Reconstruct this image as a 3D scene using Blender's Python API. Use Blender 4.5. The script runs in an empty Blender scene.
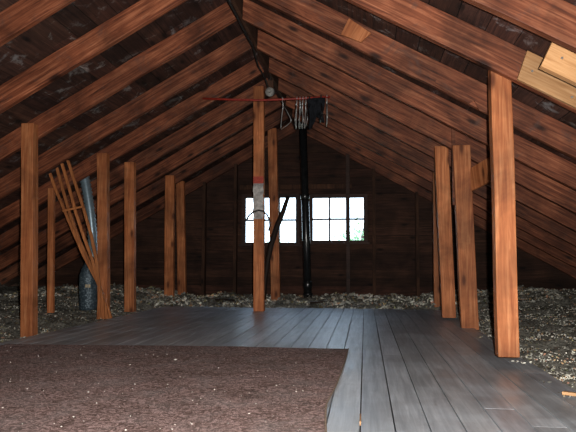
import bpy, math, random
from mathutils import Vector, Matrix, noise
random.seed(7)
C = bpy.context.scene.collection
sc = bpy.context.scene

# ------------------------------------------------------------------ camera
H = 0.6
FPX, YAW, PIT, ROL = 607.9, 0.1263, 0.0743, 0.0028
cy, sy, cp, sp_ = math.cos(YAW), math.sin(YAW), math.cos(PIT), math.sin(PIT)
FW = Vector((-sy*cp, cy*cp, sp_)); R0 = Vector((cy, sy, 0)); U0 = R0.cross(FW)
RT = math.cos(ROL)*R0 + math.sin(ROL)*U0
UP = -math.sin(ROL)*R0 + math.cos(ROL)*U0
CAM = Vector((0, 0, H))
def at(x, y, Y):
    """room point seen at photo position x, y, standing at depth Y of the attic"""
    d = FW + RT*((x-288)/FPX) - UP*((y-216)/FPX)
    return CAM + d*(Y/d.y)
cd = bpy.data.cameras.new('camera'); co = bpy.data.objects.new('camera', cd); C.objects.link(co)
cd.sensor_width = 36; cd.lens = FPX/576*36; cd.clip_start = 0.02
m = Matrix((RT, UP, -FW)).transposed().to_4x4(); m.translation = CAM
co.matrix_world = m
sc.camera = co

# ------------------------------------------------------------------ roof geometry
XR, ZR, SL, Y0, SPC = -1.0824, 2.733, 0.5608, 5.117, 0.7405
ANG = math.atan(SL); RD, RTH = 0.18, 0.052
YWALL = 9.8
def zlow(x): return ZR - SL*abs(x-XR)
def zroof(x): return zlow(x) + RD/math.cos(ANG)

# ------------------------------------------------------------------ materials
def mat(name):
    m = bpy.data.materials.new(name); m.use_nodes = True
    nt = m.node_tree; b = nt.nodes['Principled BSDF']
    return m, nt, b
def N(nt, t, **k):
    n = nt.nodes.new(t)
    for a, v in k.items():
        if a in n.inputs.keys(): n.inputs[a].default_value = v
        else: setattr(n, a, v)
    return n
def ramp(nt, stops, fac, interp='LINEAR'):
    r = nt.nodes.new('ShaderNodeValToRGB'); r.color_ramp.interpolation = interp
    e = r.color_ramp.elements
    while len(e) < len(stops): e.new(0.5)
    for q, (p, c) in zip(e, stops): q.position = p; q.color = (*c, 1) if len(c) == 3 else c
    nt.links.new(fac, r.inputs[0]); return r.outputs[0]
def mixc(nt, fac, a, b, mode='MIX'):
    x = nt.nodes.new('ShaderNodeMix'); x.data_type = 'RGBA'; x.blend_type = mode
    for s, v in ((x.inputs[0], fac), (x.inputs[6], a), (x.inputs[7], b)):
        if isinstance(v, (int, float)): s.default_value = v
        elif isinstance(v, tuple): s.default_value = (*v, 1)
        else: nt.links.new(v, s)
    return x.outputs[2]
def coords(nt, scale, rnd=True):
    tc = nt.nodes.new('ShaderNodeTexCoord'); out = tc.outputs['Object']
    if rnd:
        oi = nt.nodes.new('ShaderNodeObjectInfo')
        mu = N(nt, 'ShaderNodeVectorMath', operation='MULTIPLY_ADD')
        nt.links.new(oi.outputs['Random'], mu.inputs[0]); mu.inputs[1].default_value = (37, 51, 23)
        nt.links.new(out, mu.inputs[2]); out = mu.outputs[0]
    mp = nt.nodes.new('ShaderNodeMapping'); mp.inputs['Scale'].default_value = scale
    nt.links.new(out, mp.inputs[0]); return mp.outputs[0]
def noise_(nt, vec, scale, detail=4, rough=.6, dist=0):
    n = N(nt, 'ShaderNodeTexNoise', Scale=scale, Detail=detail, Roughness=rough, Distortion=dist)
    nt.links.new(vec, n.inputs['Vector']); return n.outputs['Fac']
def bump(nt, b, h, strength=.4, dist=.004):
    n = N(nt, 'ShaderNodeBump', Strength=strength, Distance=dist)
    nt.links.new(h, n.inputs['Height']); nt.links.new(n.outputs[0], b.inputs['Normal'])
def tone(nt):
    a = nt.nodes.new('ShaderNodeAttribute'); a.attribute_name = 'tone'; return a.outputs['Color']

def wood(name, axis, dark, mid, light, rough=.65, knots=True, tones=False, stain=.5, dirt=None, rnd=True):
    m, nt, b = mat(name)
    g = {'x': (1.1, 22, 22), 'y': (22, 1.1, 22), 'z': (22, 22, 1.1)}[axis]
    kk = {'x': (2.6, .9, 7), 'y': (7, 2.6, .9), 'z': (7, .9, 2.6)}[axis]
    v = coords(nt, g, rnd); grain = noise_(nt, v, 2.0, 6, .65, .8)
    col = ramp(nt, [(.3, dark), (.5, mid), (.72, light)], grain)
    v2 = coords(nt, (1.6, 1.6, 1.6), rnd); st = noise_(nt, v2, 1.6, 4, .6, .5)
    sf = ramp(nt, [(.35, (1-stain,)*3), (.65, (1.15,)*3)], st)
    col = mixc(nt, 1.0, col, sf, 'MULTIPLY')
    if knots:
        v3 = coords(nt, kk, rnd)
        sp3 = nt.nodes.new('ShaderNodeSeparateXYZ'); cb3 = nt.nodes.new('ShaderNodeCombineXYZ'); nt.links.new(v3, sp3.inputs[0])
        pa_, pb_ = {'x': ('X', 'Z'), 'y': ('Y', 'X'), 'z': ('X', 'Z')}[axis]
        nt.links.new(sp3.outputs[pa_], cb3.inputs[0]); nt.links.new(sp3.outputs[pb_], cb3.inputs[1]); v3 = cb3.outputs[0]
        vo = N(nt, 'ShaderNodeTexVoronoi', Scale=.7); vo.voronoi_dimensions = '2D'; nt.links.new(v3, vo.inputs['Vector'])
        kf = ramp(nt, [(.035, (.95,)*3), (.07, (.75,)*3), (.11, (.25,)*3), (.18, (0, 0, 0))], vo.outputs['Distance'])
        sc3 = nt.nodes.new('ShaderNodeSeparateColor'); nt.links.new(vo.outputs['Color'], sc3.inputs[0])
        pick = ramp(nt, [(.0, (1, 1, 1)), (.45, (0, 0, 0))], sc3.outputs[0], 'CONSTANT')
        kf = mixc(nt, 1.0, kf, pick, 'MULTIPLY')
        col = mixc(nt, kf, col, tuple(c*.35 for c in dark))
    if dirt:
        v4 = coords(nt, (1, 1, 1), rnd); dn = noise_(nt, v4, 6, 6, .7, .6)
        df = ramp(nt, [(.56, (0, 0, 0)), (.7, (.7, .7, .7))], dn)
        col = mixc(nt, df, col, dirt)
    if tones: col = mixc(nt, 1.0, col, tone(nt), 'MULTIPLY')
    oi = nt.nodes.new('ShaderNodeObjectInfo')
    rr = ramp(nt, [(0, (.8, .8, .8)), (1, (1.12, 1.08, 1.04))], oi.outputs['Random'])
    col = mixc(nt, 1.0, col, rr, 'MULTIPLY')
    nt.links.new(col, b.inputs['Base Color']); b.inputs['Roughness'].default_value = rough
    b.inputs['Specular IOR Level'].default_value = .3
    bump(nt, b, grain, .35, .004)
    return m
RED = dict(dark=(.05, .014, .007), mid=(.19, .056, .025), light=(.40, .155, .078))
ORG = dict(dark=(.29, .078, .026), mid=(.47, .158, .056), light=(.68, .29, .125))
M = {}
M['rafter'] = wood('rafter_wood', 'x', **RED, stain=.55, dirt=(.09, .05, .04))
M['post'] = wood('post_wood', 'z', **ORG, stain=.45)
M['newwood'] = wood('new_pine', 'x', (.30, .145, .055), (.46, .25, .11), (.60, .37, .19), stain=.2)
M['plainwood'] = wood('lath_wood', 'z', (.24, .075, .025), (.42, .15, .05), (.54, .22, .085), knots=False, stain=.2)
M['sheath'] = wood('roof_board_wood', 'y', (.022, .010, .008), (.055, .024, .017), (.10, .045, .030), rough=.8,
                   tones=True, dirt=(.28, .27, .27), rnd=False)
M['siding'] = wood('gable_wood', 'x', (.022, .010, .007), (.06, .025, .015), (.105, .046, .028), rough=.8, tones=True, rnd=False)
M['stud'] = wood('stud_wood', 'z', (.03, .013, .008), (.07, .032, .018), (.12, .055, .03), rough=.8)
M['frame'] = wood('window_frame_wood', 'x', (.03, .015, .012), (.06, .03, .022), (.09, .045, .035), knots=False)
M['dark_pole'] = wood('dark_pole_wood', 'z', (.012, .008, .006), (.03, .018, .013), (.05, .03, .02), knots=False)

def floor_mat():
    m, nt, b = mat('grey_painted_boards')
    v = coords(nt, (16, .9, 16), False); g = noise_(nt, v, 2.2, 6, .65, .6)
    col = ramp(nt, [(.3, (.31, .335, .365)), (.55, (.48, .51, .545)), (.75, (.63, .66, .70))], g)
    v2 = coords(nt, (1, 1, 1), False); s = noise_(nt, v2, 2.3, 5, .65, .4)
    col = mixc(nt, 1.0, col, ramp(nt, [(.35, (.72, .70, .69)), (.65, (1.1, 1.1, 1.1))], s), 'MULTIPLY')
    sc_ = noise_(nt, coords(nt, (6, 1.2, 6), False), 6, 5, .7, 1.0)
    col = mixc(nt, ramp(nt, [(.64, (0, 0, 0)), (.74, (.6, .6, .6))], sc_), col, (.2, .15, .12))
    fl = noise_(nt, coords(nt, (1, 1, 1), False), 60, 2, .5)
    col = mixc(nt, ramp(nt, [(.70, (0, 0, 0)), (.75, (.8, .8, .8))], fl), col, (.40, .36, .30))
    col = mixc(nt, 1.0, col, tone(nt), 'MULTIPLY')
    nt.links.new(col, b.inputs['Base Color'])
    r = ramp(nt, [(.3, (.30,)*3), (.7, (.50,)*3)], s); nt.links.new(r, b.inputs['Roughness'])
    b.inputs['Specular IOR Level'].default_value = .55
    bump(nt, b, g, .35, .004); return m
M['floor'] = floor_mat()
def rug_mat():
    m, nt, b = mat('rug_pile')
    v = coords(nt, (1, 1, 1), False)
    w = noise_(nt, v, 26, 3, .6, 2.6)
    col = ramp(nt, [(.38, (.14, .095, .085)), (.50, (.25, .175, .16)), (.58, (.50, .36, .345))], w)
    big = noise_(nt, v, 1.3, 4, .6, .3)
    col = mixc(nt, 1.0, col, ramp(nt, [(.3, (.70, .66, .62)), (.7, (1.12, 1.05, 1.03))], big), 'MULTIPLY')
    dust = noise_(nt, v, 4.5, 5, .7, .4)
    col = mixc(nt, ramp(nt, [(.45, (0, 0, 0)), (.75, (.5, .5, .5))], dust), col, (.34, .30, .29))
    fine = noise_(nt, v, 170, 2, .6)
    col = mixc(nt, 1.0, col, ramp(nt, [(.3, (.55,)*3), (.7, (1.35,)*3)], fine), 'MULTIPLY')
    nt.links.new(col, b.inputs['Base Color']); b.inputs['Roughness'].default_value = .95
    b.inputs['Specular IOR Level'].default_value = .1
    bump(nt, b, fine, .8, .006); return m
M['rug'] = rug_mat()
def plain(name, c, rough=.5, metal=0, var=.25, scale=20, spec=.5, tones=False):
    m, nt, b = mat(name)
    n = noise_(nt, coords(nt, (1, 1, 1)), scale, 4, .6, .2)
    lo = tuple(x*(1-var) for x in c); hi = tuple(min(1, x*(1+var)) for x in c)
    col = ramp(nt, [(.35, lo), (.65, hi)], n)
    if tones: col = mixc(nt, 1.0, col, tone(nt), 'MULTIPLY')
    nt.links.new(col, b.inputs['Base Color']); b.inputs['Roughness'].default_value = rough
    b.inputs['Metallic'].default_value = metal; b.inputs['Specular IOR Level'].default_value = spec
    bump(nt, b, n, .2, .003); return m
M['insul'] = plain('loose_fill_bed', (.21, .20, .17), .95, var=.6, scale=45, spec=.1)
M['chips'] = plain('loose_fill_chips', (.34, .33, .285), .9, var=.25, scale=30, spec=.15, tones=True)
M['crumb'] = plain('plaster_crumbs', (.62, .57, .5), .9, tones=True)
M['galv'] = plain('galvanised_metal', (.32, .43, .50), .3, .6, .15, 30)
M['jacket'] = None
M['iron'] = plain('black_pipe', (.012, .013, .014), .25, 0, .3, 12, .7)
M['redpaint'] = plain('red_painted_rod', (.26, .022, .012), .45, 0, .3, 25)
M['hanger'] = plain('bright_wire', (.62, .63, .62), .35, .6, .1, 30)
M['blackplastic'] = plain('black_plastic', (.01, .01, .011), .45)
M['cloth'] = plain('dark_cloth', (.012, .013, .016), .9, 0, .5, 18, .1)
M['cable'] = plain('black_cable', (.009, .009, .009), .6)
M['porcelain'] = plain('grey_porcelain', (.30, .29, .27), .4)
M['whitepaint'] = plain('flaking_white_paint', (.45, .42, .40), .7, 0, .45, 14)
M['redlabel'] = plain('red_paint_mark', (.40, .05, .03), .7, 0, .3, 30)
M['tag'] = plain('tan_tag', (.50, .40, .26), .6)
M['binding'] = plain('rug_binding', (.27, .20, .15), .9, 0, .3, 40, .1)
M['nail'] = plain('nail_steel', (.5, .48, .45), .35, .8)
def jacket():
    m, nt, b = mat('blue_grey_jacket')
    v = coords(nt, (1, 1, 1)); vo = N(nt, 'ShaderNodeTexVoronoi', Scale=42); nt.links.new(v, vo.inputs['Vector'])
    col = ramp(nt, [(.1, (.16, .215, .25)), (.6, (.05, .075, .095))], vo.outputs['Distance'])
    nt.links.new(col, b.inputs['Base Color']); b.inputs['Roughness'].default_value = .42; b.inputs['Metallic'].default_value = .3
    bump(nt, b, vo.outputs['Distance'], .6, -.01); return m
M['jacket'] = jacket()
def glass():
    m, nt, b = mat('window_glass'); out = nt.nodes['Material Output']
    t = nt.nodes.new('ShaderNodeBsdfTransparent'); g = N(nt, 'ShaderNodeBsdfGlossy', Roughness=.02)
    n = noise_(nt, coords(nt, (1, 1, 1)), 3, 2)
    t_c = ramp(nt, [(.3, (.90, .93, .94)), (.7, (.97, .98, .98))], n); nt.links.new(t_c, t.inputs[0])
    fr = N(nt, 'ShaderNodeFresnel', IOR=1.45); mx = nt.nodes.new('ShaderNodeMixShader')
    nt.links.new(fr.outputs[0], mx.inputs[0]); nt.links.new(t.outputs[0], mx.inputs[1]); nt.links.new(g.outputs[0], mx.inputs[2])
    nt.links.new(mx.outputs[0], out.inputs[0]); return m
M['glass'] = glass()
def leafm():
    m, nt, b = mat('leaves')
    n = noise_(nt, coords(nt, (1, 1, 1)), 2.5, 4)
    nt.links.new(ramp(nt, [(.3, (.14, .28, .09)), (.7, (.32, .45, .2))], n), b.inputs['Base Color'])
    b.inputs['Roughness'].default_value = .6; b.inputs['Transmission Weight'].default_value = 0
    b.inputs['Subsurface Weight'].default_value = 0; return m
M['leaf'] = leafm()
M['bark'] = plain('bark', (.12, .08, .05), .9, 0, .4, 12)

# ------------------------------------------------------------------ mesh builder
class MB:
    def __init__(s): s.v = []; s.f = []; s.t = []
    def add(s, vs, fs, t=(1, 1, 1)):
        o = len(s.v); s.v += [tuple(p) for p in vs]
        s.f += [tuple(i+o for i in f) for f in fs]; s.t += [t]*len(fs)
    def hexa(s, p, t=(1, 1, 1)):        # 8 points: bottom ring 0-3, top ring 4-7
        s.add(p, [(3, 2, 1, 0), (4, 5, 6, 7), (0, 1, 5, 4), (1, 2, 6, 5), (2, 3, 7, 6), (3, 0, 4, 7)], t)
    def box(s, a, b, t=(1, 1, 1)):
        (x0, y0, z0), (x1, y1, z1) = a, b
        s.hexa([(x0, y0, z0), (x1, y0, z0), (x1, y1, z0), (x0, y1, z0), (x0, y0, z1), (x1, y0, z1), (x1, y1, z1), (x0, y1, z1)], t)
    def tube(s, pts, r, n=8, t=(1, 1, 1), cap=True):
        pts = [Vector(p) for p in pts]; rs = r if isinstance(r, (list, tuple)) else [r]*len(pts)
        rings = []; up = None
        for i, p in enumerate(pts):
            d = (pts[min(i+1, len(pts)-1)] - pts[max(i-1, 0)]).normalized()
            if up is None: up = Vector((0, 0, 1)) if abs(d.z) < .9 else Vector((1, 0, 0))
            a = d.cross(up)
            if a.length < 1e-4: a = d.orthogonal()
            a.normalize(); b = a.cross(d).normalized(); up = b
            rings.append([p + rs[i]*(math.cos(6.28318*k/n)*a + math.sin(6.28318*k/n)*b) for k in range(n)])
        vs = [q for rg in rings for q in rg]; fs = []
        for i in range(len(pts)-1):
            for k in range(n): fs.append((i*n+k, i*n+(k+1) % n, (i+1)*n+(k+1) % n, (i+1)*n+k))
        if cap: fs += [tuple(range(n))[::-1], tuple((len(pts)-1)*n+k for k in range(n))]
        s.add(vs, fs, t)
    def build(s, name, m, parent=None, loc=(0, 0, 0), rot=(0, 0, 0), smooth=False, bevel=0, kind=None):
        me = bpy.data.meshes.new(name); me.from_pydata(s.v, [], s.f); me.update()
        ca = me.color_attributes.new('tone', 'FLOAT_COLOR', 'CORNER')
        buf = []
        for f, t in zip(s.f, s.t): buf += [t[0], t[1], t[2], 1.0]*len(f)
        ca.data.foreach_set('color', buf)
        me.materials.append(m)
        if smooth: me.polygons.foreach_set('use_smooth', [True]*len(me.polygons))
        o = bpy.data.objects.new(name, me); C.objects.link(o); o.location = loc; o.rotation_euler = rot
        if parent: o.parent = parent
        if bevel:
            b = o.modifiers.new('bevel', 'BEVEL'); b.width = bevel; b.segments = 2; b.limit_method = 'ANGLE'
        if kind: o['kind'] = kind
        return o
def tag(o, label, cat, group=None, kind=None):
    o['label'] = label; o['category'] = cat
    if group: o['group'] = group
    if kind: o['kind'] = kind
    return o
def empty(name, loc=(0, 0, 0)):
    o = bpy.data.objects.new(name, None); C.objects.link(o); o.location = loc; o.empty_display_size = .1; return o
def g(a=.75, b=1.1, tint=.03):
    v = random.uniform(a, b); return (v*(1+random.uniform(-tint, tint)), v, v*(1+random.uniform(-tint, tint)))
def fbm(x, y, s, o=4): return noise.fractal(Vector((x*s, y*s, 3.3)), 1.0, 2.0, o)

# ------------------------------------------------------------------ floor deck
DX0, DX1, DY1, YB = -2.6474, 0.8526+.0, 7.86, -1.6
mb = MB(); bw = .125; x = -.0224 - 21*bw; i = 0
while x < .86:
    y = YB - random.uniform(0, 1.5)
    yend = DY1 + random.uniform(-.05, .05)
    while y < yend:
        L = random.choice([1.3, 1.7, 2.2, 2.9, 3.4]); y2 = min(y+L, yend)
        a, b = max(y, YB), y2
        if b > a + .02:
            gp = .0028; n = max(1, int((b-a)/.4)); t = g(.8, 1.15, .02); dz = random.uniform(-.0005, .0003)
            xa, xb = x+gp, x+bw-gp
            for k in range(n):
                ya = a + (b-a)*k/n + (.0015 if k == 0 else 0); yb = a + (b-a)*(k+1)/n - (.0 if k == n-1 else 0)
                mb.box((xa, ya, -.03+dz), (xb, yb, dz), t)
        y = y2
    x += bw
fl = mb.build('floor', M['floor'], kind='structure')
mb = MB(); mb.box((-6.2, YB-.2, -.30), (4.0, YWALL+.2, -.16)); mb.build('floor_underlay', M['stud'], kind='structure')

# ------------------------------------------------------------------ loose fill insulation
def ins_h(x, y):
    inside = min(x-DX0, DX1+.02-x, DY1-y)         # >0 under the deck
    h = -.06 + .045*fbm(x, y, 2.2) + .03*fbm(x+9, y, 9, 3)
    if x > DX1: h += .035 + min(.10, (x-DX1)*.07)
    if x < DX0: h += -.005 + min(.12, (DX0-x)*.09)
    if y > DY1: h += .05 + .035*fbm(x, y+4, 5) + min(.05, (y-DY1)*.06)
    if inside > .0: h = -.08
    elif inside > -.1: h = min(h, -.012 + .02*fbm(x, y, 14))
    return h
mb = MB(); st = .045
nx, ny = int(9.4/st), int((YWALL-YB-.04)/st)
vs = []
for j in range(ny+1):
    for i in range(nx+1):
        x, y = -5.8+i*st, YB+.03 + j*st; vs.append((x, y, ins_h(x, y)))
fs = []
for j in range(ny):
    for i in range(nx):
        a = vs[j*(nx+1)+i]
        if DX0+.15 < a[0] < DX1-.2 and a[1] < DY1-.2: continue
        fs.append((j*(nx+1)+i, j*(nx+1)+i+1, (j+1)*(nx+1)+i+1, (j+1)*(nx+1)+i))
mb.add(vs, fs)
ins = mb.build('insulation', M['insul'], smooth=True)
tag(ins, 'uneven grey bed of loose-fill insulation around the boarded attic floor', 'insulation', kind='stuff')
mb = MB()
def chip(x, y, s, lift=0):
    z = ins_h(x, y) + s*.25 + lift
    t = random.choice([g(.7, 1.5, .05), g(.35, .8, .05), g(1.0, 2.0, .04), (random.uniform(.7, 1.2), random.uniform(.6, .85), .5)])
    pm = max(.25, 1 + 1.6*fbm(x, y, 3.1)); t = tuple(c*pm for c in t)
    e = Vector((random.uniform(-1, 1), random.uniform(-1, 1), random.uniform(-1, 1)*.6)).normalized()
    f_ = e.orthogonal().normalized(); h_ = e.cross(f_); p = Vector((x, y, z))
    a, b, c = s*random.uniform(.5, 1), s*random.uniform(.3, .7), s*random.uniform(.15, .5)
    P = [p+e*a, p-e*a, p+f_*b, p-f_*b*.8, p+h_*c, p-h_*c]
    mb.add(P, [(0, 2, 4), (2, 1, 4), (1, 3, 4), (3, 0, 4), (2, 0, 5), (1, 2, 5), (3, 1, 5), (0, 3, 5)], t)
for k in range(30000):
    y = 2.4 + 7.3*random.random()**1.5; x = DX1 + .005 + (2.9)*random.random()**1.4
    chip(x, y, random.uniform(.004, .013)*(1+.10*(y-2.4)))
for k in range(13000):
    y = 3.6 + 6.1*random.random()**1.2; x = DX0 - .005 - 2.4*random.random()**1.4
    chip(x, y, random.uniform(.006, .015)*(1+.06*(y-2.4)))
for k in range(8000):
    y = DY1 + .02 + (YWALL-DY1-.06)*random.random()**1.1; x = random.uniform(-5.0, 2.6)
    chip(x, y, random.choice([random.uniform(.008, .02), random.uniform(.015, .05)]), random.uniform(0, .015))
ch = mb.build('insulation_chips', M['chips'])
tag(ch, 'scattered pale and dark flakes lying over the loose attic insulation', 'insulation flakes', kind='stuff')

# ------------------------------------------------------------------ roof boards
for side, nm in ((-1, 'ceiling_left'), (1, 'ceiling_right')):
    mb = MB(); w = .19; run = 0; tot = 5.75
    ca, sa = math.cos(ANG), math.sin(ANG)
    z_top = ZR + RD/math.cos(ANG)
    while run < tot:
        wi = w*random.uniform(.9, 1.1); y = YB - random.uniform(0, 2)
        while y < YWALL+.05:
            y2 = min(y + random.choice([1.48, 2.22, 2.96]), YWALL+.05)
            if y2 > YB:
                ya = max(y, YB); t = g(.6, 1.4, .06); gp = random.uniform(.001, .004); dz = random.uniform(0, .004)
                r0, r1 = run+gp, run+wi-gp
                q = lambda r, up: (XR + side*(r*ca + up*sa), z_top - r*sa + up*ca)
                (a0, c0), (a1, c1), (a2, c2), (a3, c3) = q(r0, dz), q(r1, dz), q(r1, dz+.022), q(r0, dz+.022)
                mb.hexa([(a0, ya+.002, c0), (a1, ya+.002, c1), (a1, y2-.002, c1), (a0, y2-.002, c0),
                         (a3, ya+.002, c3), (a2, ya+.002, c2), (a2, y2-.002, c2), (a3, y2-.002, c3)], t)
            y = y2
        run += wi
    q = lambda r, up: (XR + side*(r*ca + up*sa), z_top - r*sa + up*ca)      # outer roof covering above the boards
    P = [q(-.02, .03), q(tot+.1, .03), q(tot+.1, .05), q(-.02, .05)]
    mb.hexa([(P[0][0], YB-.1, P[0][1]), (P[1][0], YB-.1, P[1][1]), (P[1][0], YWALL+.3, P[1][1]), (P[0][0], YWALL+.3, P[0][1]),
             (P[3][0], YB-.1, P[3][1]), (P[2][0], YB-.1, P[2][1]), (P[2][0], YWALL+.3, P[2][1]), (P[3][0], YWALL+.3, P[3][1])], (.5, .5, .5))
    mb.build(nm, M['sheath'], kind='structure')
# ridge board
mb = MB(); mb.box((XR-.016, YB+.01, ZR+.03), (XR+.016, YWALL-.01, ZR+RD/math.cos(ANG)-.022))
tag(mb.build('ridge_board', M['stud'], bevel=.003), 'dark ridge board running along the peak between the rafter ends', 'ridge beam')

# ------------------------------------------------------------------ rafters
def wobbly(L, h, th, seg=18, amp=.004, seed=0, x0=0, cut0=0, cut1=0):
    """a sawn timber along local x, lower edge at z=0, slightly waney"""
    mb = MB(); rings = []
    for k in range(seg+1):
        u = k/seg; x = x0 + u*L
        dz = amp*noise.noise(Vector((x*1.7, seed*9.1, 0))); dy = amp*noise.noise(Vector((x*1.1, seed*5.3, 7)))
        e = amp*1.2*max(0, noise.noise(Vector((x*3.2, seed*3.7, 2)))-.15)*2
        c0 = cut0*(1-u) if k == 0 else 0; c1 = cut1 if k == seg else 0
        lo, hi = dz+e, h+dz
        rings.append([(x+(cut0 if k == 0 else 0)*0 + (cut1 if k == seg else 0)*0, -th/2+dy, lo), (x, th/2+dy, lo),
                      (x+(cut0 if k == 0 else 0)+(cut1 if k == seg else 0), th/2+dy, hi),
                      (x+(cut0 if k == 0 else 0)+(cut1 if k == seg else 0), -th/2+dy, hi)])
    vs = [p for r in rings for p in r]; fs = [(0, 1, 2, 3), tuple(seg*4+i for i in (3, 2, 1, 0))]
    for k in range(seg):
        for i in range(4): fs.append((k*4+i, (k+1)*4+i, (k+1)*4+(i+1) % 4, k*4+(i+1) % 4))
    mb.add(vs, fs); return mb
ORD = ['nearest', 'second', 'third', 'fourth', 'fifth', 'sixth', 'seventh', 'eighth', 'ninth', 'tenth', 'eleventh']
LN = {-3: 'reddish rafter high on the left slope, just beyond the top left corner of the photo',
 -2: 'reddish rafter with branching knot marks, cutting across the top left corner of the photo',
 -1: 'broad plain reddish rafter sloping to the left photo edge, above the nearest left post',
 0: 'left rafter with a waney chipped edge, carrying the nearest left post',
 1: 'knotty left rafter whose upper end is second down the ridge',
 2: 'rough splintery left rafter ending just above the left part of the red rod'}
RN = {-3: 'rafter cutting across the extreme top right corner of the photo',
 -2: 'right rafter with the pale new boards nailed on, above the nearest right post',
 -1: 'spliced right rafter with a broken notch, passing behind the nearest right post',
 0: 'long smooth right rafter whose upper end starts at the top photo edge at the ridge',
 1: 'knotty right rafter ending at the second pair of rafter tips down the ridge',
 2: 'right rafter meeting the ridge just above the red rod'}
NOTCH_N = ['third', 'fourth', 'fifth', 'sixth', 'seventh']
for side in (-1, 1):
    for idx in range(-3, 7):
        Y = Y0 + idx*SPC + (.012 if side > 0 else -.012)
        if idx == -2 and side > 0: Y -= .06
        if idx == 6: Y = YWALL - .055
        L = 5.1; seed = idx*2 + side + 20
        mb = wobbly(L, RD-.003, RTH, 26, .010 if (side, idx) == (-1, 0) else .006, seed, x0=.030 if side < 0 else .028, cut0=0 if side < 0 else -RD*SL*.9, cut1=0)
        o = mb.build('rafter', M['rafter'], bevel=.004)
        # local x runs down the slope; local z is up off the slope
        if side > 0: rot = Matrix(((math.cos(ANG), 0, math.sin(ANG)), (0, 1, 0), (-math.sin(ANG), 0, math.cos(ANG))))
        else: rot = Matrix(((-math.cos(ANG), 0, -math.sin(ANG)), (0, -1, 0), (-math.sin(ANG), 0, math.cos(ANG))))
        mw = rot.to_4x4(); mw.translation = (XR, Y, ZR); o.matrix_world = mw
        sd = 'left' if side < 0 else 'right'
        lab = (LN if side < 0 else RN).get(idx)
        if idx == 6: lab = 'end rafter lying against the window wall on the %s slope' % sd
        elif lab is None:
            far = {5: 'next-to-last', 4: 'third from last', 3: 'fourth from last'}[idx]
            lab = 'dim %s-slope rafter, %s before the window wall counting the end one' % (sd, far)
        tag(o, lab, 'rafter', 'rafters on the %s roof slope' % sd)

def on_right(d, up, Y):   # distance down the right slope, height off lower edge line
    return Vector((XR + d*math.cos(ANG) + up*math.sin(ANG), Y, ZR - d*math.sin(ANG) + up*math.cos(ANG)))
RROT = Matrix(((math.cos(ANG), 0, math.sin(ANG)), (0, 1, 0), (-math.sin(ANG), 0, math.cos(ANG))))
def place_r(o, d, up, Y, tilt=0):
    mw = (RROT @ Matrix.Rotation(tilt, 3, 'Y')).to_4x4(); mw.translation = on_right(d, up, Y); o.matrix_world = mw
def dist_right(xp, yp, Y):
    p = at(xp, yp, Y); d = Vector((p.x-XR, 0, p.z-ZR))
    return d.x*math.cos(ANG) - d.z*math.sin(ANG), d.x*math.sin(ANG) + d.z*math.cos(ANG)
# splice board on rafter -1
Yc = Y0 - SPC + .012 - RTH/2
d0, _ = dist_right(352, 36, Yc)
mb = MB(); o0 = .0
prof = [(.05, .02), (d0-.10, .02), (d0+.05, .045), (d0-.02, .075), (d0+.0, .105), (d0-.09, .16), (.05+.09, .16)]
th = .024
vs = [(a, -th, b) for a, b in prof] + [(a, 0, b) for a, b in prof]; n = len(prof)
mb.add(vs, [tuple(range(n)), tuple(range(2*n-1, n-1, -1))] + [(i, i+n, (i+1) % n+n, (i+1) % n) for i in range(n)])
o = mb.build('splice_board', M['rafter'], bevel=.002); place_r(o, 0, 0, Yc-.001)
tag(o, 'dusty board with a splintered end nailed along the upper part of a right rafter', 'board')
# pale wedge left where the splice split
pw = [dist_right(*q, Yc-.03) for q in ((341, 35), (349, 19), (371, 34), (361, 43))]
mb = MB(); vs = [(a, -.022, b) for a, b in pw] + [(a, 0, b) for a, b in pw]
mb.add(vs, [(0, 1, 2, 3), (7, 6, 5, 4)] + [(i, i+4, (i+1) % 4+4, (i+1) % 4) for i in range(4)])
o = mb.build('wood_wedge', M['post'], bevel=.002); place_r(o, 0, 0, Yc-.0255)
tag(o, 'pale splintered wedge of wood near the top of the spliced right rafter', 'wedge')
# splintered scab lower down on same rafter
d1, _ = dist_right(472, 104, Yc)
prof = [(d1-.30, .012), (d1-.02, .0), (d1+.0, .035), (d1+.07, -.012), (d1+.16, .01), (d1+.16, .05), (d1-.3, .05)]
mb = MB(); vs = [(a, -.016, b) for a, b in prof] + [(a, 0, b) for a, b in prof]; n = len(prof)
mb.add(vs, [tuple(range(n)), tuple(range(2*n-1, n-1, -1))] + [(i, i+n, (i+1) % n+n, (i+1) % n) for i in range(n)])
o = mb.build('wood_splinter', M['rafter']); place_r(o, 0, 0, Yc-.001)
tag(o, 'short jagged wood splinter on the rafter edge left of the nearest right post', 'splinter')
# pale new boards on rafter -2
Yb = Y0 - 2*SPC + .012 - .06 - RTH/2
dA, uA = dist_right(517, 79, Yb)
mb = MB(); w = .172; mb.hexa([(0, -.03, 0), (1.3, -.03, 0), (1.3, 0, 0), (0, 0, 0), (-.03, -.03, w), (1.3, -.03, w), (1.3, 0, w), (-.03, 0, w)])
nb1 = mb.build('sister_board', M['newwood'], bevel=.003); place_r(nb1, dA, .0, Yb-.001)
tag(nb1, 'long pale new pine board nailed to the rafter above the nearest right post', 'board', 'pale new boards on the right rafter')
YN = 3.12
dB, uB = dist_right(541, 66, YN)
mb = MB(); w2 = min(.15, RD-uB-.003); mb.hexa([(0, 0, 0), (1.0, 0, 0), (1.0, .045, 0), (0, .045, 0), (-.01, 0, w2), (1.0, 0, w2), (1.0, .045, w2), (-.01, .045, w2)]); print('nb2', uB, w2)
nb2 = mb.build('sister_board', M['newwood'], bevel=.003); place_r(nb2, dB, uB, YN)
tag(nb2, 'thick pale pine block high at the right photo edge, overlapping the longer new board', 'board', 'pale new boards on the right rafter')
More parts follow.
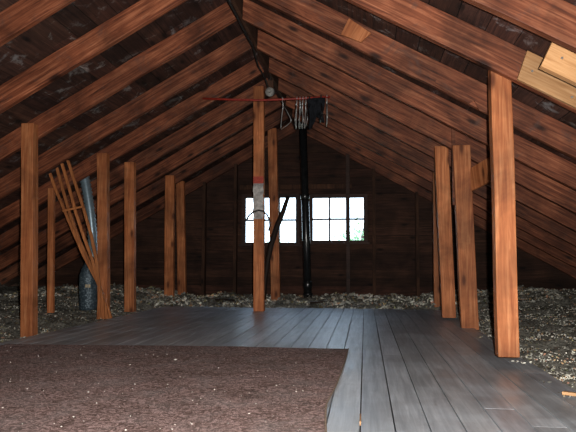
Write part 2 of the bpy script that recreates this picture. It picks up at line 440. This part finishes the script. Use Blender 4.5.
for par, pts in ((nb1, [(.05, .075), (.30, .10), (.31, .04), (.5, .09)]), (nb2, [(.07, .08), (.17, .09), (.3, .05)])):
    for a, b in pts:
        y_ = 0 if par is nb1 else .031
        mb = MB(); mb.tube([(a, y_-.037, b), (a, y_-.028, b)], .0065, 10)
        mb.build('nail_head', M['nail'], parent=par, smooth=False)

# ------------------------------------------------------------------ posts
def post(base, top, w, d, label, name='post', m=None, group=None, twist=0, seed=0, cat='post'):
    bx, by, bz = base; tx, ty, tz = top
    L = tz-bz; seg = 14; mb = MB(); rings = []
    for k in range(seg+1):
        u = k/seg; z = u*L; a = twist*(u-.5)
        cx = (tx-bx)*u + .004*noise.noise(Vector((z*1.5, seed*4.4, 1))); cyy = (ty-by)*u
        ww = w*(1+.03*noise.noise(Vector((z*2, seed*2.2, 5))))
        r = []
        for sx, sy2 in ((-1, -1), (1, -1), (1, 1), (-1, 1)):
            px, py = sx*ww/2, sy2*d/2
            r.append((cx + px*math.cos(a)-py*math.sin(a), cyy + px*math.sin(a)+py*math.cos(a), z))
        rings.append(r)
    vs = [p for r in rings for p in r]; fs = [(3, 2, 1, 0), tuple(seg*4+i for i in range(4))]
    for k in range(seg):
        for i in range(4): fs.append((k*4+i, k*4+(i+1) % 4, (k+1)*4+(i+1) % 4, (k+1)*4+i))
    mb.add(vs, fs)
    o = mb.build(name, m or M['post'], loc=base, bevel=.005)
    tag(o, label, cat, group)
    return o
def P2(xb, yb, xt, yt, Y, wpx, d, label, **k):
    b = at(xb, yb, Y-d/2); t = at(xt, yt, Y-d/2); w = wpx/FPX*(Y*cy)*1.0
    tz = min(t.z, zroof(t.x + (w/2 if t.x > XR else -w/2)) - .012)
    return post((b.x, Y, b.z), (t.x, Y, tz), w, d, label, **k)
GR, GL = 'knee wall posts along the right floor edge', 'knee wall posts along the left floor edge'
fr = RTH/2 + .012
def ry(i, d): return Y0 + i*SPC - fr - d/2 - .004
P2(509.3, 357.5, 501, 66, Y0 - 2*SPC -.06 + .026 + .045 + .012 + .012, 19.6, .09, 'tallest and nearest right post, bright pine with a knot, beside the insulation', group=GR, seed=1)
P2(470.5, 330, 461.5, 145, ry(1, .09), 16.5, .09, 'second post from the camera on the right, slightly leaning, with a grey stain', group=GR, seed=2)
P2(449.3, 318, 441.5, 146, ry(2, .09), 13, .09, 'third post from the camera on the right, close beside a slimmer one', group=GR, seed=3)
P2(438.7, 309, 437, 156, ry(4, .08), 8.5, .08, 'slim farthest post of the right row, partly behind its neighbour', group=GR, seed=4)
P2(26.2, 337.5, 27.2, 123, ry(0, .09), 14, .09, 'nearest left post, reddish with a pale worn stripe, in the chips', group=GL, seed=5)
P2(102.2, 320.5, 101.7, 153, ry(2, .09), 10.8, .09, 'left post standing behind the fanned wooden laths', group=GL, seed=6)
P2(129, 312, 129, 162, ry(3, .08), 10.5, .08, 'left post just right of the fanned laths, with nothing leaning on it', group=GL, seed=7)
P2(168.5, 305, 169.5, 169, ry(5, .07), 9.5, .07, 'left post of the close pair at the far left', group=GL, seed=8)
P2(181.7, 300, 180, 169, Y0+6*SPC-.24, 8.5, .07, 'right post of the close pair at the far left, near the window wall', group=GL, seed=9)
P2(49.7, 313, 50.5, 188, ry(2, .05), 6.5, .05, 'thin post standing deep in the insulation behind the nearest left post', group=GL, seed=10)
cpost = P2(258.5, 311.5, 258.5, 86, ry(3, .09), 10.8, .09, 'centre post with a flaked white and red paint patch, in front of the left window', group='centre posts under the ridge', seed=11)
c2 = P2(275.5, 303, 272, 128, Y0+5.5*SPC, 9.2, .09, 'bare cracked centre post behind the painted one', group='centre posts under the ridge', seed=12)
# paint patches on the centre post
Yp = ry(3, .09)-.045
for (ya, yb_, mm, lab, nm) in ((183.5, 219, 'whitepaint', 'flaking white paint', 'paint_patch'), (176.5, 183.5, 'redlabel', 'red paint mark', 'paint_mark')):
    pa = at(258.4, ya, Yp); pb = at(258.4, yb_, Yp); mb = MB()
    wl = .063; nn = 9
    L_ = [(pa.x - wl + .006*math.sin(k*2.3), pb.z + (pa.z-pb.z)*k/nn) for k in range(nn+1)]
    R_ = [(pa.x + wl - .006*math.cos(k*3.1), pb.z + (pa.z-pb.z)*k/nn) for k in range(nn+1)]
    for k in range(nn):
        (a, z0), (a2, z1) = L_[k], L_[k+1]; (b, _), (b2, _) = R_[k], R_[k+1]
        mb.hexa([(a, Yp-.0035, z0), (b, Yp-.0035, z0), (b, Yp, z0), (a, Yp, z0), (a2, Yp-.0035, z1), (b2, Yp-.0035, z1), (b2, Yp, z1), (a2, Yp, z1)])
    o = mb.build(nm, M[mm], parent=cpost); o.matrix_parent_inverse = Matrix.Translation(-Vector(cpost.location)); o['label'] = lab
# brace between the two right posts
pa = at(466, 181, ry(1, .09)); pb = at(507, 160, 5.24)
pa.x += .03; pb.x = pb.x
dv = pb-pa; L = dv.length
mb = MB(); mb.box((0, -.0125, -.105), (L, .0125, .105))
o = mb.build('brace_board', M['newwood'].copy() if False else M['post'], bevel=.003)
xa = dv.normalized(); ya = Vector((0, 0, 1)).cross(xa).normalized(); za = xa.cross(ya)
mw = Matrix((xa, ya, za)).transposed().to_4x4(); mw.translation = pa; o.matrix_world = mw
tag(o, 'short diagonal brace board between the nearest and second right posts', 'brace')
pt = at(453.3, 124, ry(1, .09)); pb = at(454.3, 205, ry(1, .09))
mb = MB(); mb.hexa([(pb.x-.016, pb.y-.01, pb.z), (pb.x+.016, pb.y-.01, pb.z), (pb.x+.016, pb.y+.01, pb.z), (pb.x-.016, pb.y+.01, pb.z),
                    (pt.x-.016, pb.y-.01, pt.z), (pt.x+.016, pb.y-.01, pt.z), (pt.x+.016, pb.y+.01, pt.z), (pt.x-.016, pb.y+.01, pt.z)])
tag(mb.build('lath', M['rafter']), 'thin upright lath beside the head of the second right post', 'lath')

# ------------------------------------------------------------------ gable wall, windows
def W(x, y): p = at(x, y, YWALL); return p.x, p.z
wl0, wt = W(245.5, 198); wl1, wb = W(296, 242.5)
wr0, wt2 = W(312.5, 198); wr1, wb2 = W(364, 240.5)
OPEN = [(wl0, wl1, wb, wt), (wr0, wr1, wb2, wt2)]
def wallboards(name, Y, opens):
    mb = MB(); z = -.2; h = .135
    while z < ZR+.2:
        z1 = z+h
        xw = (ZR+RD/math.cos(ANG) - z)/SL
        xs = [XR-min(xw, 5.2), XR+min(xw, 4.95)]
        cuts = []
        for (a, b, c, d) in opens:
            if z1 > c and z < d: cuts.append((a, b, c, d))
        x = xs[0]; segs = []
        for (a, b, c, d) in cuts:
            segs.append((x, a, z, z1))
            if z < c: segs.append((a, b, z, c))
            if z1 > d: segs.append((a, b, d, z1))
            x = b
        segs.append((x, xs[1], z, z1))
        t = g(.7, 1.3, .05)
        for (a, b, c, d) in segs:
            if b-a > .01 and d-c > .004: mb.box((a, Y, c+.002), (b, Y+.025, d-(.002 if d == z1 else 0)), t)
        z = z1
    xw = (ZR+.2)/SL
    for (a, b) in zip([XR-5.2, wl1, wr1] if opens else [XR-5.2], [wl0, wr0, XR+4.95] if opens else [XR+4.95]):
        pass
    # outer skin so no daylight leaks between boards
    ys = Y+.026 if Y > 0 else Y-.03
    def col(a, b, c, d): mb.box((a, ys, c), (b, ys+.02, d), (.4, .4, .4))
    if opens:
        X = [XR-5.2, wl0, wl1, wr0, wr1, XR+4.95]
        col(X[0], X[1], -.25, 3.1); col(X[2], X[3], -.25, 3.1); col(X[4], X[5], -.25, 3.1)
        for (a, b, c, d) in opens: col(a, b, -.25, c); col(a, b, d, 3.1)
    else: col(XR-5.2, XR+4.95, -.25, 3.1)
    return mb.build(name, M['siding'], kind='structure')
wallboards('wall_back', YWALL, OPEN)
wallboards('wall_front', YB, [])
for i, (a, b, c, d) in enumerate(OPEN):
    e = empty('window_%d' % (i+1), ((a+b)/2, YWALL, c)); e['kind'] = 'structure'
    def ch_(o): o.parent = e; o.matrix_parent_inverse = Matrix.Translation(-Vector(e.location)); return o
    mb = MB(); f = .028
    for q in (((a-.06, YWALL-.022, c-.05), (a+.004, YWALL+.05, d+.06)), ((b-.004, YWALL-.022, c-.05), (b+.06, YWALL+.05, d+.06)),
              ((a+.004, YWALL-.022, d-.002), (b-.004, YWALL+.05, d+.06)), ((a+.004, YWALL-.022, c-.05), (b-.004, YWALL+.05, c+.002))): mb.box(*q)
    ch_(mb.build('window_frame', M['frame'], bevel=.003))
    mb = MB(); mb.box((a-.09, YWALL-.075, c-.06), (b+.09, YWALL-.023, c-.028)); ch_(mb.build('window_sill', M['frame'], bevel=.003))
    for k in (1, 2):
        x = a + (b-a)*k/3; mb = MB(); mb.box((x-.014, YWALL+.012, c), (x+.014, YWALL+.034, d)); ch_(mb.build('muntin', M['frame']))
    zc = (c+d)/2 + .0; mb = MB(); mb.box((a, YWALL+.01, zc-.015), (b, YWALL+.036, zc+.015)); ch_(mb.build('muntin', M['frame']))
    mb = MB(); mb.box((a, YWALL+.021, c), (b, YWALL+.025, d)); ch_(mb.build('glass_pane', M['glass']))
# wall studs
ST = [(234.5, 'dim wall stud left of the left window', .05), (348, 'dark wall stud crossing in front of the right window', .06), (417.5, 'dim wall stud to the right of the windows', .05),
      (203, 'dim wall stud right of the far left pair of posts', .05), (374, 'dim wall stud just right of the right window', .05)]
for k, (x, lab, w) in enumerate(ST):
    X, _ = W(x, 230); p = at(x, 230, YWALL-.14); X = p.x
    zt = zlow(X)+.03; yy = YWALL-.14
    mb = MB(); dpt = .085 if x != 348 else .06
    mb.box((-w/2, 0, 0), (w/2, dpt if x == 348 else .11, zt))
    o = mb.build('wall_stud', M['stud'] if x != 348 else M['frame'], loc=(X, yy if x == 348 else YWALL-.112, 0), bevel=.003)
    tag(o, lab, 'stud', 'studs on the window wall')
xa, za = W(240, 190); xb, zb = W(352, 188)
mb = MB(); mb.box((xa, YWALL-.035, za), (xb, YWALL-.001, za+.075)); mb.build('trim_1', M['stud'], kind='structure', bevel=.003)

# ------------------------------------------------------------------ black pipe
YP = 8.9
b = at(308, 297, YP); t = Vector((at(302.5, 150, YP).x, YP, 0)); t.z = zlow(t.x)+.12
def lp(z): u = (z-b.z)/(t.z-b.z); return Vector((b.x+(t.x-b.x)*u, YP, z))
mb = MB(); mb.tube([lp(b.z-.03), lp(1.0), lp(t.z)], .058, 20)
pipe = mb.build('vent_pipe', M['iron'], smooth=True)
tag(pipe, 'black upright vent pipe with a collar, between the two windows', 'pipe')
for z0, z1, r in ((b.z+.13, b.z+.22, .068), (b.z+.02, b.z+.06, .07), (1.52, 1.60, .068)):
    mb = MB(); mb.tube([lp(z0), lp(z0+.012), lp(z1-.012), lp(z1)], [r-.006, r, r, r-.006], 20); mb.build('pipe_collar', M['iron'], parent=pipe, smooth=True)

# dark slanting pole behind the centre posts
pts = [at(x, y, 8.75) for x, y in ((286.5, 195), (282, 210), (276.5, 225), (271, 243), (267.5, 262), (265.5, 282), (264.5, 301))]
for i, p in enumerate(pts): p.y = 8.95 - .05*i
mb = MB(); mb.tube(pts, [.028, .036, .042, .042, .036, .034, .036], 10)
tag(mb.build('bent_pole', M['dark_pole'], smooth=True), 'dark bent pole slanting in front of the left window, behind the centre posts', 'pole')

# looped wire on the painted post
pts = [at(x, y, Yp-.012) for x, y in ((246.5, 220), (249, 215.5), (253, 212), (258.5, 210.3), (263, 211), (267, 214.5), (269.5, 220), (270, 226), (268.5, 231))]
mb = MB(); mb.tube(pts, .011, 6)
tag(mb.build('loop_of_wire', M['cable'], smooth=True), 'thin dark wire arching across the white patch of the painted centre post', 'wire')

# ------------------------------------------------------------------ red rod and hangers
YR = 6.50
rod = [at(203, 98.5, YR), at(232, 99.6, YR), at(262, 100.2, YR), at(296, 98.8, YR), at(330, 96.8, YR)]
mb = MB(); mb.tube(rod, .0125, 12)
ro = mb.build('hanging_rod', M['redpaint'], smooth=True)
tag(ro, 'thin red painted rod hung level below the ridge across the rafters', 'rod')
def hanger(px, pyb, yaw, mname, label, w=.40, h=.16, hk=.07, lean=0, r=.0042, nm='wire_hanger', group='wire hangers on the red rod'):
    top = at(px, 99.3, YR)
    tz = min(rod, key=lambda q: abs(q.x-top.x)).z
    mb = MB(); R_ = .019
    hook = [(math.cos(a)*R_, 0, math.sin(a)*R_) for a in [math.radians(d) for d in range(200, -80, -28)]]
    hook += [(0, 0, -hk), ]
    mb.tube(hook, r, 6)
    pts = [(0, 0, -hk), (-w*.25, 0, -hk-h*.42), (-w/2+.01, 0, -hk-h*.93), (-w/2, 0, -hk-h*1.05), (-w/2+.015, 0, -hk-h*1.12),
           (0, 0, -hk-h*1.14), (w/2-.015, 0, -hk-h*1.12), (w/2, 0, -hk-h*1.05), (w/2-.01, 0, -hk-h*.93), (w*.25, 0, -hk-h*.42), (0, 0, -hk)]
    mb.tube(pts, r, 6)
    mb.tube([(0, 0, -hk+.02), (.003, .004, -hk+.01), (0, 0, -hk-.012)], r*1.7, 6)
    o = mb.build(nm, M[mname], loc=(top.x, YR, tz-.0), rot=(lean, 0, yaw), smooth=True)
    return tag(o, label, 'hanger', group)
hp = [(282.5, 1.98, -.14, 'bright wire hanger hanging alone, leftmost on the red rod'),
      (297, 1.66, .05, 'leftmost bright wire hanger of the crowded bunch on the red rod'),
      (300, 1.80, -.05, 'second bright wire hanger in the bunch on the red rod'),
      (303, 1.58, .08, 'third bright wire hanger in the bunch on the red rod'),
      (306, 1.74, 0, 'fourth bright wire hanger, next to the dark cloth on the red rod')]
for k, (x, yw, ln, lab) in enumerate(hp): hanger(x, 128, yw, 'hanger', lab, h=.2, lean=ln)
hanger(327, 124, 1.66, 'hanger', 'bright wire hanger at the far right end of the red rod', h=.19)
for x, yw, lab in ((310, 1.5, 'black hanger at the left side of the dark cloth on the rod'), (321, 1.7, 'black hanger at the right side of the dark cloth on the rod')):
    hanger(x, 120, yw, 'blackplastic', lab, w=.38, h=.15, r=.008, nm='plastic_hanger', group='black hangers on the red rod')
# dark cloth slung over the rod
mb = MB(); a = at(308.5, 98, YR); b_ = at(324, 98, YR); nu, nv = 18, 16; vs = []
for j in range(nv+1):
    v = j/nv; ang = (v-.5)*2
    for i in range(nu+1):
        u = i/nu; x = a.x + (b_.x-a.x)*u
        dr = abs(ang)*(.27 + .05*math.sin(u*7+1) + .04*math.cos(u*3)) if True else 0
        s_ = math.copysign(1, ang) if ang else 0
        y = YR + s_*(.018 + .02*abs(ang) + .016*math.sin(u*19 + v*3)*abs(ang))
        z = a.z + .016 + (0.0 if abs(ang) < .1 else -dr)
        vs.append((x + .014*math.sin(v*9+u*4), y, z))
fs = [(j*(nu+1)+i, j*(nu+1)+i+1, (j+1)*(nu+1)+i+1, (j+1)*(nu+1)+i) for j in range(nv) for i in range(nu)]
mb.add(vs, fs); o = mb.build('dark_cloth', M['cloth'], smooth=True)
sm = o.modifiers.new('thick', 'SOLIDIFY'); sm.thickness = .008
tag(o, 'crumpled dark cloth slung over the right end of the red rod', 'cloth')

# ------------------------------------------------------------------ ridge cable and lamp socket
cpts = []
for i, (x, y) in enumerate(((221, -14), (229, 2), (237, 16), (240.5, 24), (246, 34), (253, 47), (255, 55), (258, 66), (265, 78), (268, 87))):
    Y = 4.25 + i*.265; cpts.append(at(x, y, Y))
mb = MB(); mb.tube(cpts, .009, 7)
tag(mb.build('electric_cable', M['cable'], smooth=True), 'black cable drooping from rafter end to rafter end along the ridge', 'cable')
p = at(269.5, 91.5, 6.72)
e = empty('lamp_socket', p); tag(e, 'round grey porcelain lamp holder under the ridge at the end of the cable', 'lamp holder')
mb = MB(); mb.tube([(0, .03, 0), (0, .02, 0), (0, 0, 0), (0, -.02, 0)], [.052, .055, .05, .036], 20); mb.build('socket_base', M['porcelain'], parent=e, smooth=True)
mb = MB(); mb.tube([(0, -.02, 0), (0, -.06, 0)], [.026, .024], 16); mb.build('socket_sleeve', M['porcelain'], parent=e, smooth=True)
mb = MB(); mb.box((-.04, .03, -.03), (.04, .06, .14)); mb.build('mounting_block', M['stud'], parent=e, bevel=.003)

# ------------------------------------------------------------------ fanned laths (trellis)
YT = 6.28
A_ = [(49, 170.5), (56, 190), (64, 209), (73.5, 232), (83.5, 255), (97, 281), (105, 299), (111, 318.5)]
B_ = [(56.5, 166), (63, 190), (70, 214), (78.5, 238), (88, 259), (98, 283), (104, 300), (107.5, 319)]
C_ = [(62, 163.5), (69, 187), (76, 213), (84, 237), (92.5, 260), (99, 284), (102.5, 301), (103.5, 319)]
D_ = [(68, 160.5), (75.5, 184), (83.5, 208), (91.5, 236), (96.5, 260), (99, 284), (99.5, 301), (98.5, 319)]
e0 = at(103, 319, YT); tr = empty('wooden_trellis', e0)
tag(tr, 'four brown wooden laths fanned out at the top, leaning by a left post', 'trellis')
for k, ln_ in enumerate((A_, B_, C_, D_)):
    pts = [at(x, y, YT - .035*k + .12*(1-i/7)) - e0 for i, (x, y) in enumerate(ln_)]
    mb = MB(); hw = .016
    for i in range(7):
        p, q = pts[i], pts[i+1]
        mb.hexa([(q.x-hw, q.y-.009, q.z), (q.x+hw, q.y-.009, q.z), (q.x+hw, q.y+.009, q.z), (q.x-hw, q.y+.009, q.z),
                 (p.x-hw, p.y-.009, p.z), (p.x+hw, p.y-.009, p.z), (p.x+hw, p.y+.009, p.z), (p.x-hw, p.y+.009, p.z)])
    mb.build('lath', M['plainwood'], parent=tr)
p, q = at(63, 211, YT-.04)-e0, at(83, 206.5, YT-.06)-e0
mb = MB(); mb.tube([p, q], .013, 6); mb.build('crossbar', M['plainwood'], parent=tr)

# ------------------------------------------------------------------ ventilation duct behind the trellis
YD = 7.0
duct = empty('ventilation_duct', at(88, 312, YD)); o0 = Vector(duct.location)
tag(duct, 'shiny metal flexible duct dropping into a blue-grey wrapped cylinder behind the laths', 'duct')
p0, p1 = at(82.5, 168, YD), at(93.5, 258, YD-.0); pts = []; rs = []
nn = 46
for i in range(nn+1):
    u = i/nn; p = p0.lerp(p1, u); p.x += .03*math.sin(u*3.1); pts.append(p-o0); rs.append((.066 if i % 2 else .052)*(1-.10*u))
mb = MB(); mb.tube(pts, rs, 24); mb.build('metal_pipe', M['galv'], parent=duct, smooth=True)
zz = [(261, .03), (264, .045), (268, .075), (274, .098), (282, .104), (300, .106), (313, .10)]
pts = [at(88.2, y, YD)-o0 for y, r in zz]
for q in pts: q.y = pts[-1].y
fine = []; rr = []
for i in range(len(pts)-1):
    for k in range(4):
        u = k/4; fine.append(pts[i].lerp(pts[i+1], u)); rr.append(zz[i][1]*(1-u)+zz[i+1][1]*u + random.uniform(-.002, .002))
mb = MB(); mb.tube(fine, rr, 28); mb.build('wrapped_cylinder', M['jacket'], parent=duct, smooth=True)
q = at(88, 286, YD-.11)-o0
mb = MB(); mb.box((q.x-.035, q.y-.003, q.z-.018), (q.x-.004, q.y+.003, q.z+.018)); mb.box((q.x+.006, q.y-.003, q.z-.018), (q.x+.03, q.y+.003, q.z+.018))
mb.build('tag', M['tag'], parent=duct)

# ------------------------------------------------------------------ rug
def rug_z(x, y): return .010 + .004*max(0, fbm(x, y, 2.5))
pr = [(-.118, 4.19), (-.125, 3.6), (-.14, 3.0), (-.165, 2.55), (-.15, 2.3), (-.135, 2.1), (-.14, .6)]
def rx(y):
    for (xa, ya), (xb, yb_) in zip(pr, pr[1:]):
        if yb_ <= y <= ya: return xa + (xb-xa)*(ya-y)/(ya-yb_)
    return pr[0][0] if y > pr[0][1] else pr[-1][0]
mb = MB(); nu, nv = 60, 80; vs = []
def rp(u, v):
    y = .6 + v*(4.19-.6); xl = -2.52 + .02*math.sin(y*3); x = xl + u*(rx(y)-xl)
    yy = y - (.06 + .05*math.sin(x*2.1))*(1-u)*v
    return x, yy
for j in range(nv+1):
    for i in range(nu+1):
        x, y = rp(i/nu, j/nv); vs.append((x, y, rug_z(x, y)))
nb = len(vs); vs += [(x, y, .0015) for x, y, z in vs]
fs = [(j*(nu+1)+i, j*(nu+1)+i+1, (j+1)*(nu+1)+i+1, (j+1)*(nu+1)+i) for j in range(nv) for i in range(nu)]
edge = [i for i in range(nu+1)] + [j*(nu+1)+nu for j in range(1, nv+1)] + [nv*(nu+1)+i for i in range(nu-1, -1, -1)] + [j*(nu+1) for j in range(nv-1, 0, -1)]
for a, b2 in zip(edge, edge[1:]+edge[:1]): fs.append((a, a+nb, b2+nb, b2))
mb.add(vs, fs); rug = mb.build('rug', M['rug'])
tag(rug, 'worn reddish brown rug lying on the grey boards in the left foreground', 'rug')
mb = MB(); pts = []
for j in range(0, nv+1, 2):
    x, y = rp(1, j/nv); pts.append((x, y, rug_z(x, y)+.001))
mb.tube(pts, .0042, 6); mb.build('edge_binding', M['binding'], parent=rug, smooth=True)
mb = MB()
for k in range(230):
    x, y = random.uniform(-2.45, -.2), random.uniform(1.9, 4.1) if k > 60 else random.uniform(2, 2.9)
    s = random.choice([.002, .0025, .003, .0045, .009 if k % 12 == 0 else .003]); z = rug_z(x, y)+.003+s*.3
    c = Vector((x, y, z)); t = g(.6, 1.3)
    P = [c+Vector((s*random.uniform(.5, 1.6), 0, 0)), c-Vector((s, 0, 0)), c+Vector((0, s, 0)), c-Vector((0, s*random.uniform(.4, 1), 0)), c+Vector((0, 0, s*.6)), c-Vector((0, 0, s*.5))]
    mb.add(P, [(0, 2, 4), (2, 1, 4), (1, 3, 4), (3, 0, 4), (2, 0, 5), (1, 2, 5), (3, 1, 5), (0, 3, 5)], t)
o = mb.build('plaster_crumbs', M['crumb']); tag(o, 'pale crumbs and flecks scattered over the brown rug', 'crumbs', kind='stuff')

# small wood scraps
p = at(359.5, 410, 2.45)
mb = MB(); mb.box((-.0032, -.06, -.012), (.0032, .06, .003)); o = mb.build('wood_sliver', M['newwood'], loc=(-.0224, 2.40, 0), bevel=.001)
tag(o, 'pale wood sliver stuck in the gap between floorboards right of the rug', 'sliver')
mb = MB(); mb.hexa([(-.05, -.012, 0), (.10, -.012, 0), (.11, .014, 0), (-.04, .012, 0), (-.05, -.012, .014), (.10, -.012, .014), (.11, .014, .014), (-.04, .012, .014)])
o = mb.build('wood_offcut', M['newwood'], loc=(.91, 2.87, .012), rot=(0, .05, -.25), bevel=.001)
tag(o, 'small pale wood offcut lying at the floor edge near the right photo edge', 'offcut')
for k, (x, y, a, L, lab) in enumerate(((322, 300, .2, .35, 'short dark stick lying in the insulation right of the black pipe'), (222, 303.5, -.3, .3, 'short dark stick lying in the insulation left of the painted post'))):
    p = at(x, y, 8.2)
    mb = MB(); mb.tube([(-L/2, 0, 0), (0, .01, .008), (L/2, 0, 0)], [.014, .017, .012], 7)
    zz_ = ins_h(p.x, 8.35)+.03
    o = mb.build('stick', M['dark_pole'], loc=(p.x, 8.35, zz_), rot=(0, 0, a)); tag(o, lab, 'stick', 'sticks in the insulation')

# ------------------------------------------------------------------ trees outside
def tree(x, y, z, r, lab, n=2600):
    e = empty('tree', (x, y, -6)); tag(e, lab, 'tree', 'trees outside the windows')
    mb = MB(); mb.tube([(0, 0, 0), (.1, 0, 3), (0, .1, z+6), (.1, 0, z+6+r*.6)], [.25, .18, .1, .03], 8); mb.build('trunk', M['bark'], parent=e, smooth=True)
    mb = MB()
    for k in range(n):
        d = Vector((random.gauss(0, 1), random.gauss(0, 1), random.gauss(0, 1))).normalized()
        cl = .62 + .38*noise.noise(d*2.3 + Vector((x, 0, 0)))*1.6
        p = d*r*cl*random.random()**.33 + Vector((0, 0, z+6)); s = random.uniform(.04, .075)
        a = Vector((random.uniform(-1, 1), random.uniform(-1, 1), random.uniform(-1, 1))).normalized(); b = a.orthogonal().normalized()
        c = a.cross(b)
        mb.add([p-a*s, p+b*s*.45, p+a*s, p-b*s*.45, p+c*s*.12], [(0, 1, 4), (1, 2, 4), (2, 3, 4), (3, 0, 4), (3, 2, 1, 0)])
    mb.build('foliage', M['leaf'], parent=e)
tree(-.1, 19.5, 1.0, 1.35, 'leafy green tree seen through the right window', 1500)
tree(-3.0, 21.5, .4, 1.3, 'pale green tree top low in the left window', 1000)

# ------------------------------------------------------------------ light
w = bpy.data.worlds.new('sky'); sc.world = w; w.use_nodes = True; nt = w.node_tree
bg = nt.nodes['Background']
tc = nt.nodes.new('ShaderNodeTexCoord'); sx = nt.nodes.new('ShaderNodeSeparateXYZ'); nt.links.new(tc.outputs['Generated'], sx.inputs[0])
colr = ramp(nt, [(.0, (.12, .16, .12)), (.49, (.30, .36, .32)), (.52, (.72, .86, 1)), (1, (.36, .6, 1))],
            N(nt, 'ShaderNodeMapRange').outputs[0])
mr = [n for n in nt.nodes if n.type == 'MAP_RANGE'][0]; mr.inputs['From Min'].default_value = -1; nt.links.new(sx.outputs['Z'], mr.inputs['Value'])
nt.links.new(colr, bg.inputs[0]); bg.inputs['Strength'].default_value = 6.0
# the camera's own flash, just right of and above the lens
ld = bpy.data.lights.new('camera_flash', 'SPOT'); ld.energy = 800; ld.color = (1, .965, .92); ld.shadow_soft_size = .012
ld.spot_size = math.radians(128); ld.spot_blend = 1.0
lo = bpy.data.objects.new('camera_flash', ld); C.objects.link(lo)
mw = Matrix((RT, UP, -(FW + .16*UP).normalized())).transposed().to_4x4()
lo.rotation_euler = (FW + .07*UP).to_track_quat('-Z', 'Y').to_euler()
lo.location = CAM + RT*.06 + UP*.035

vs_ = sc.view_settings; vs_.view_transform = 'Standard'; vs_.look = 'None'; vs_.gamma = 1; vs_.exposure = 0; vs_.use_curve_mapping = False
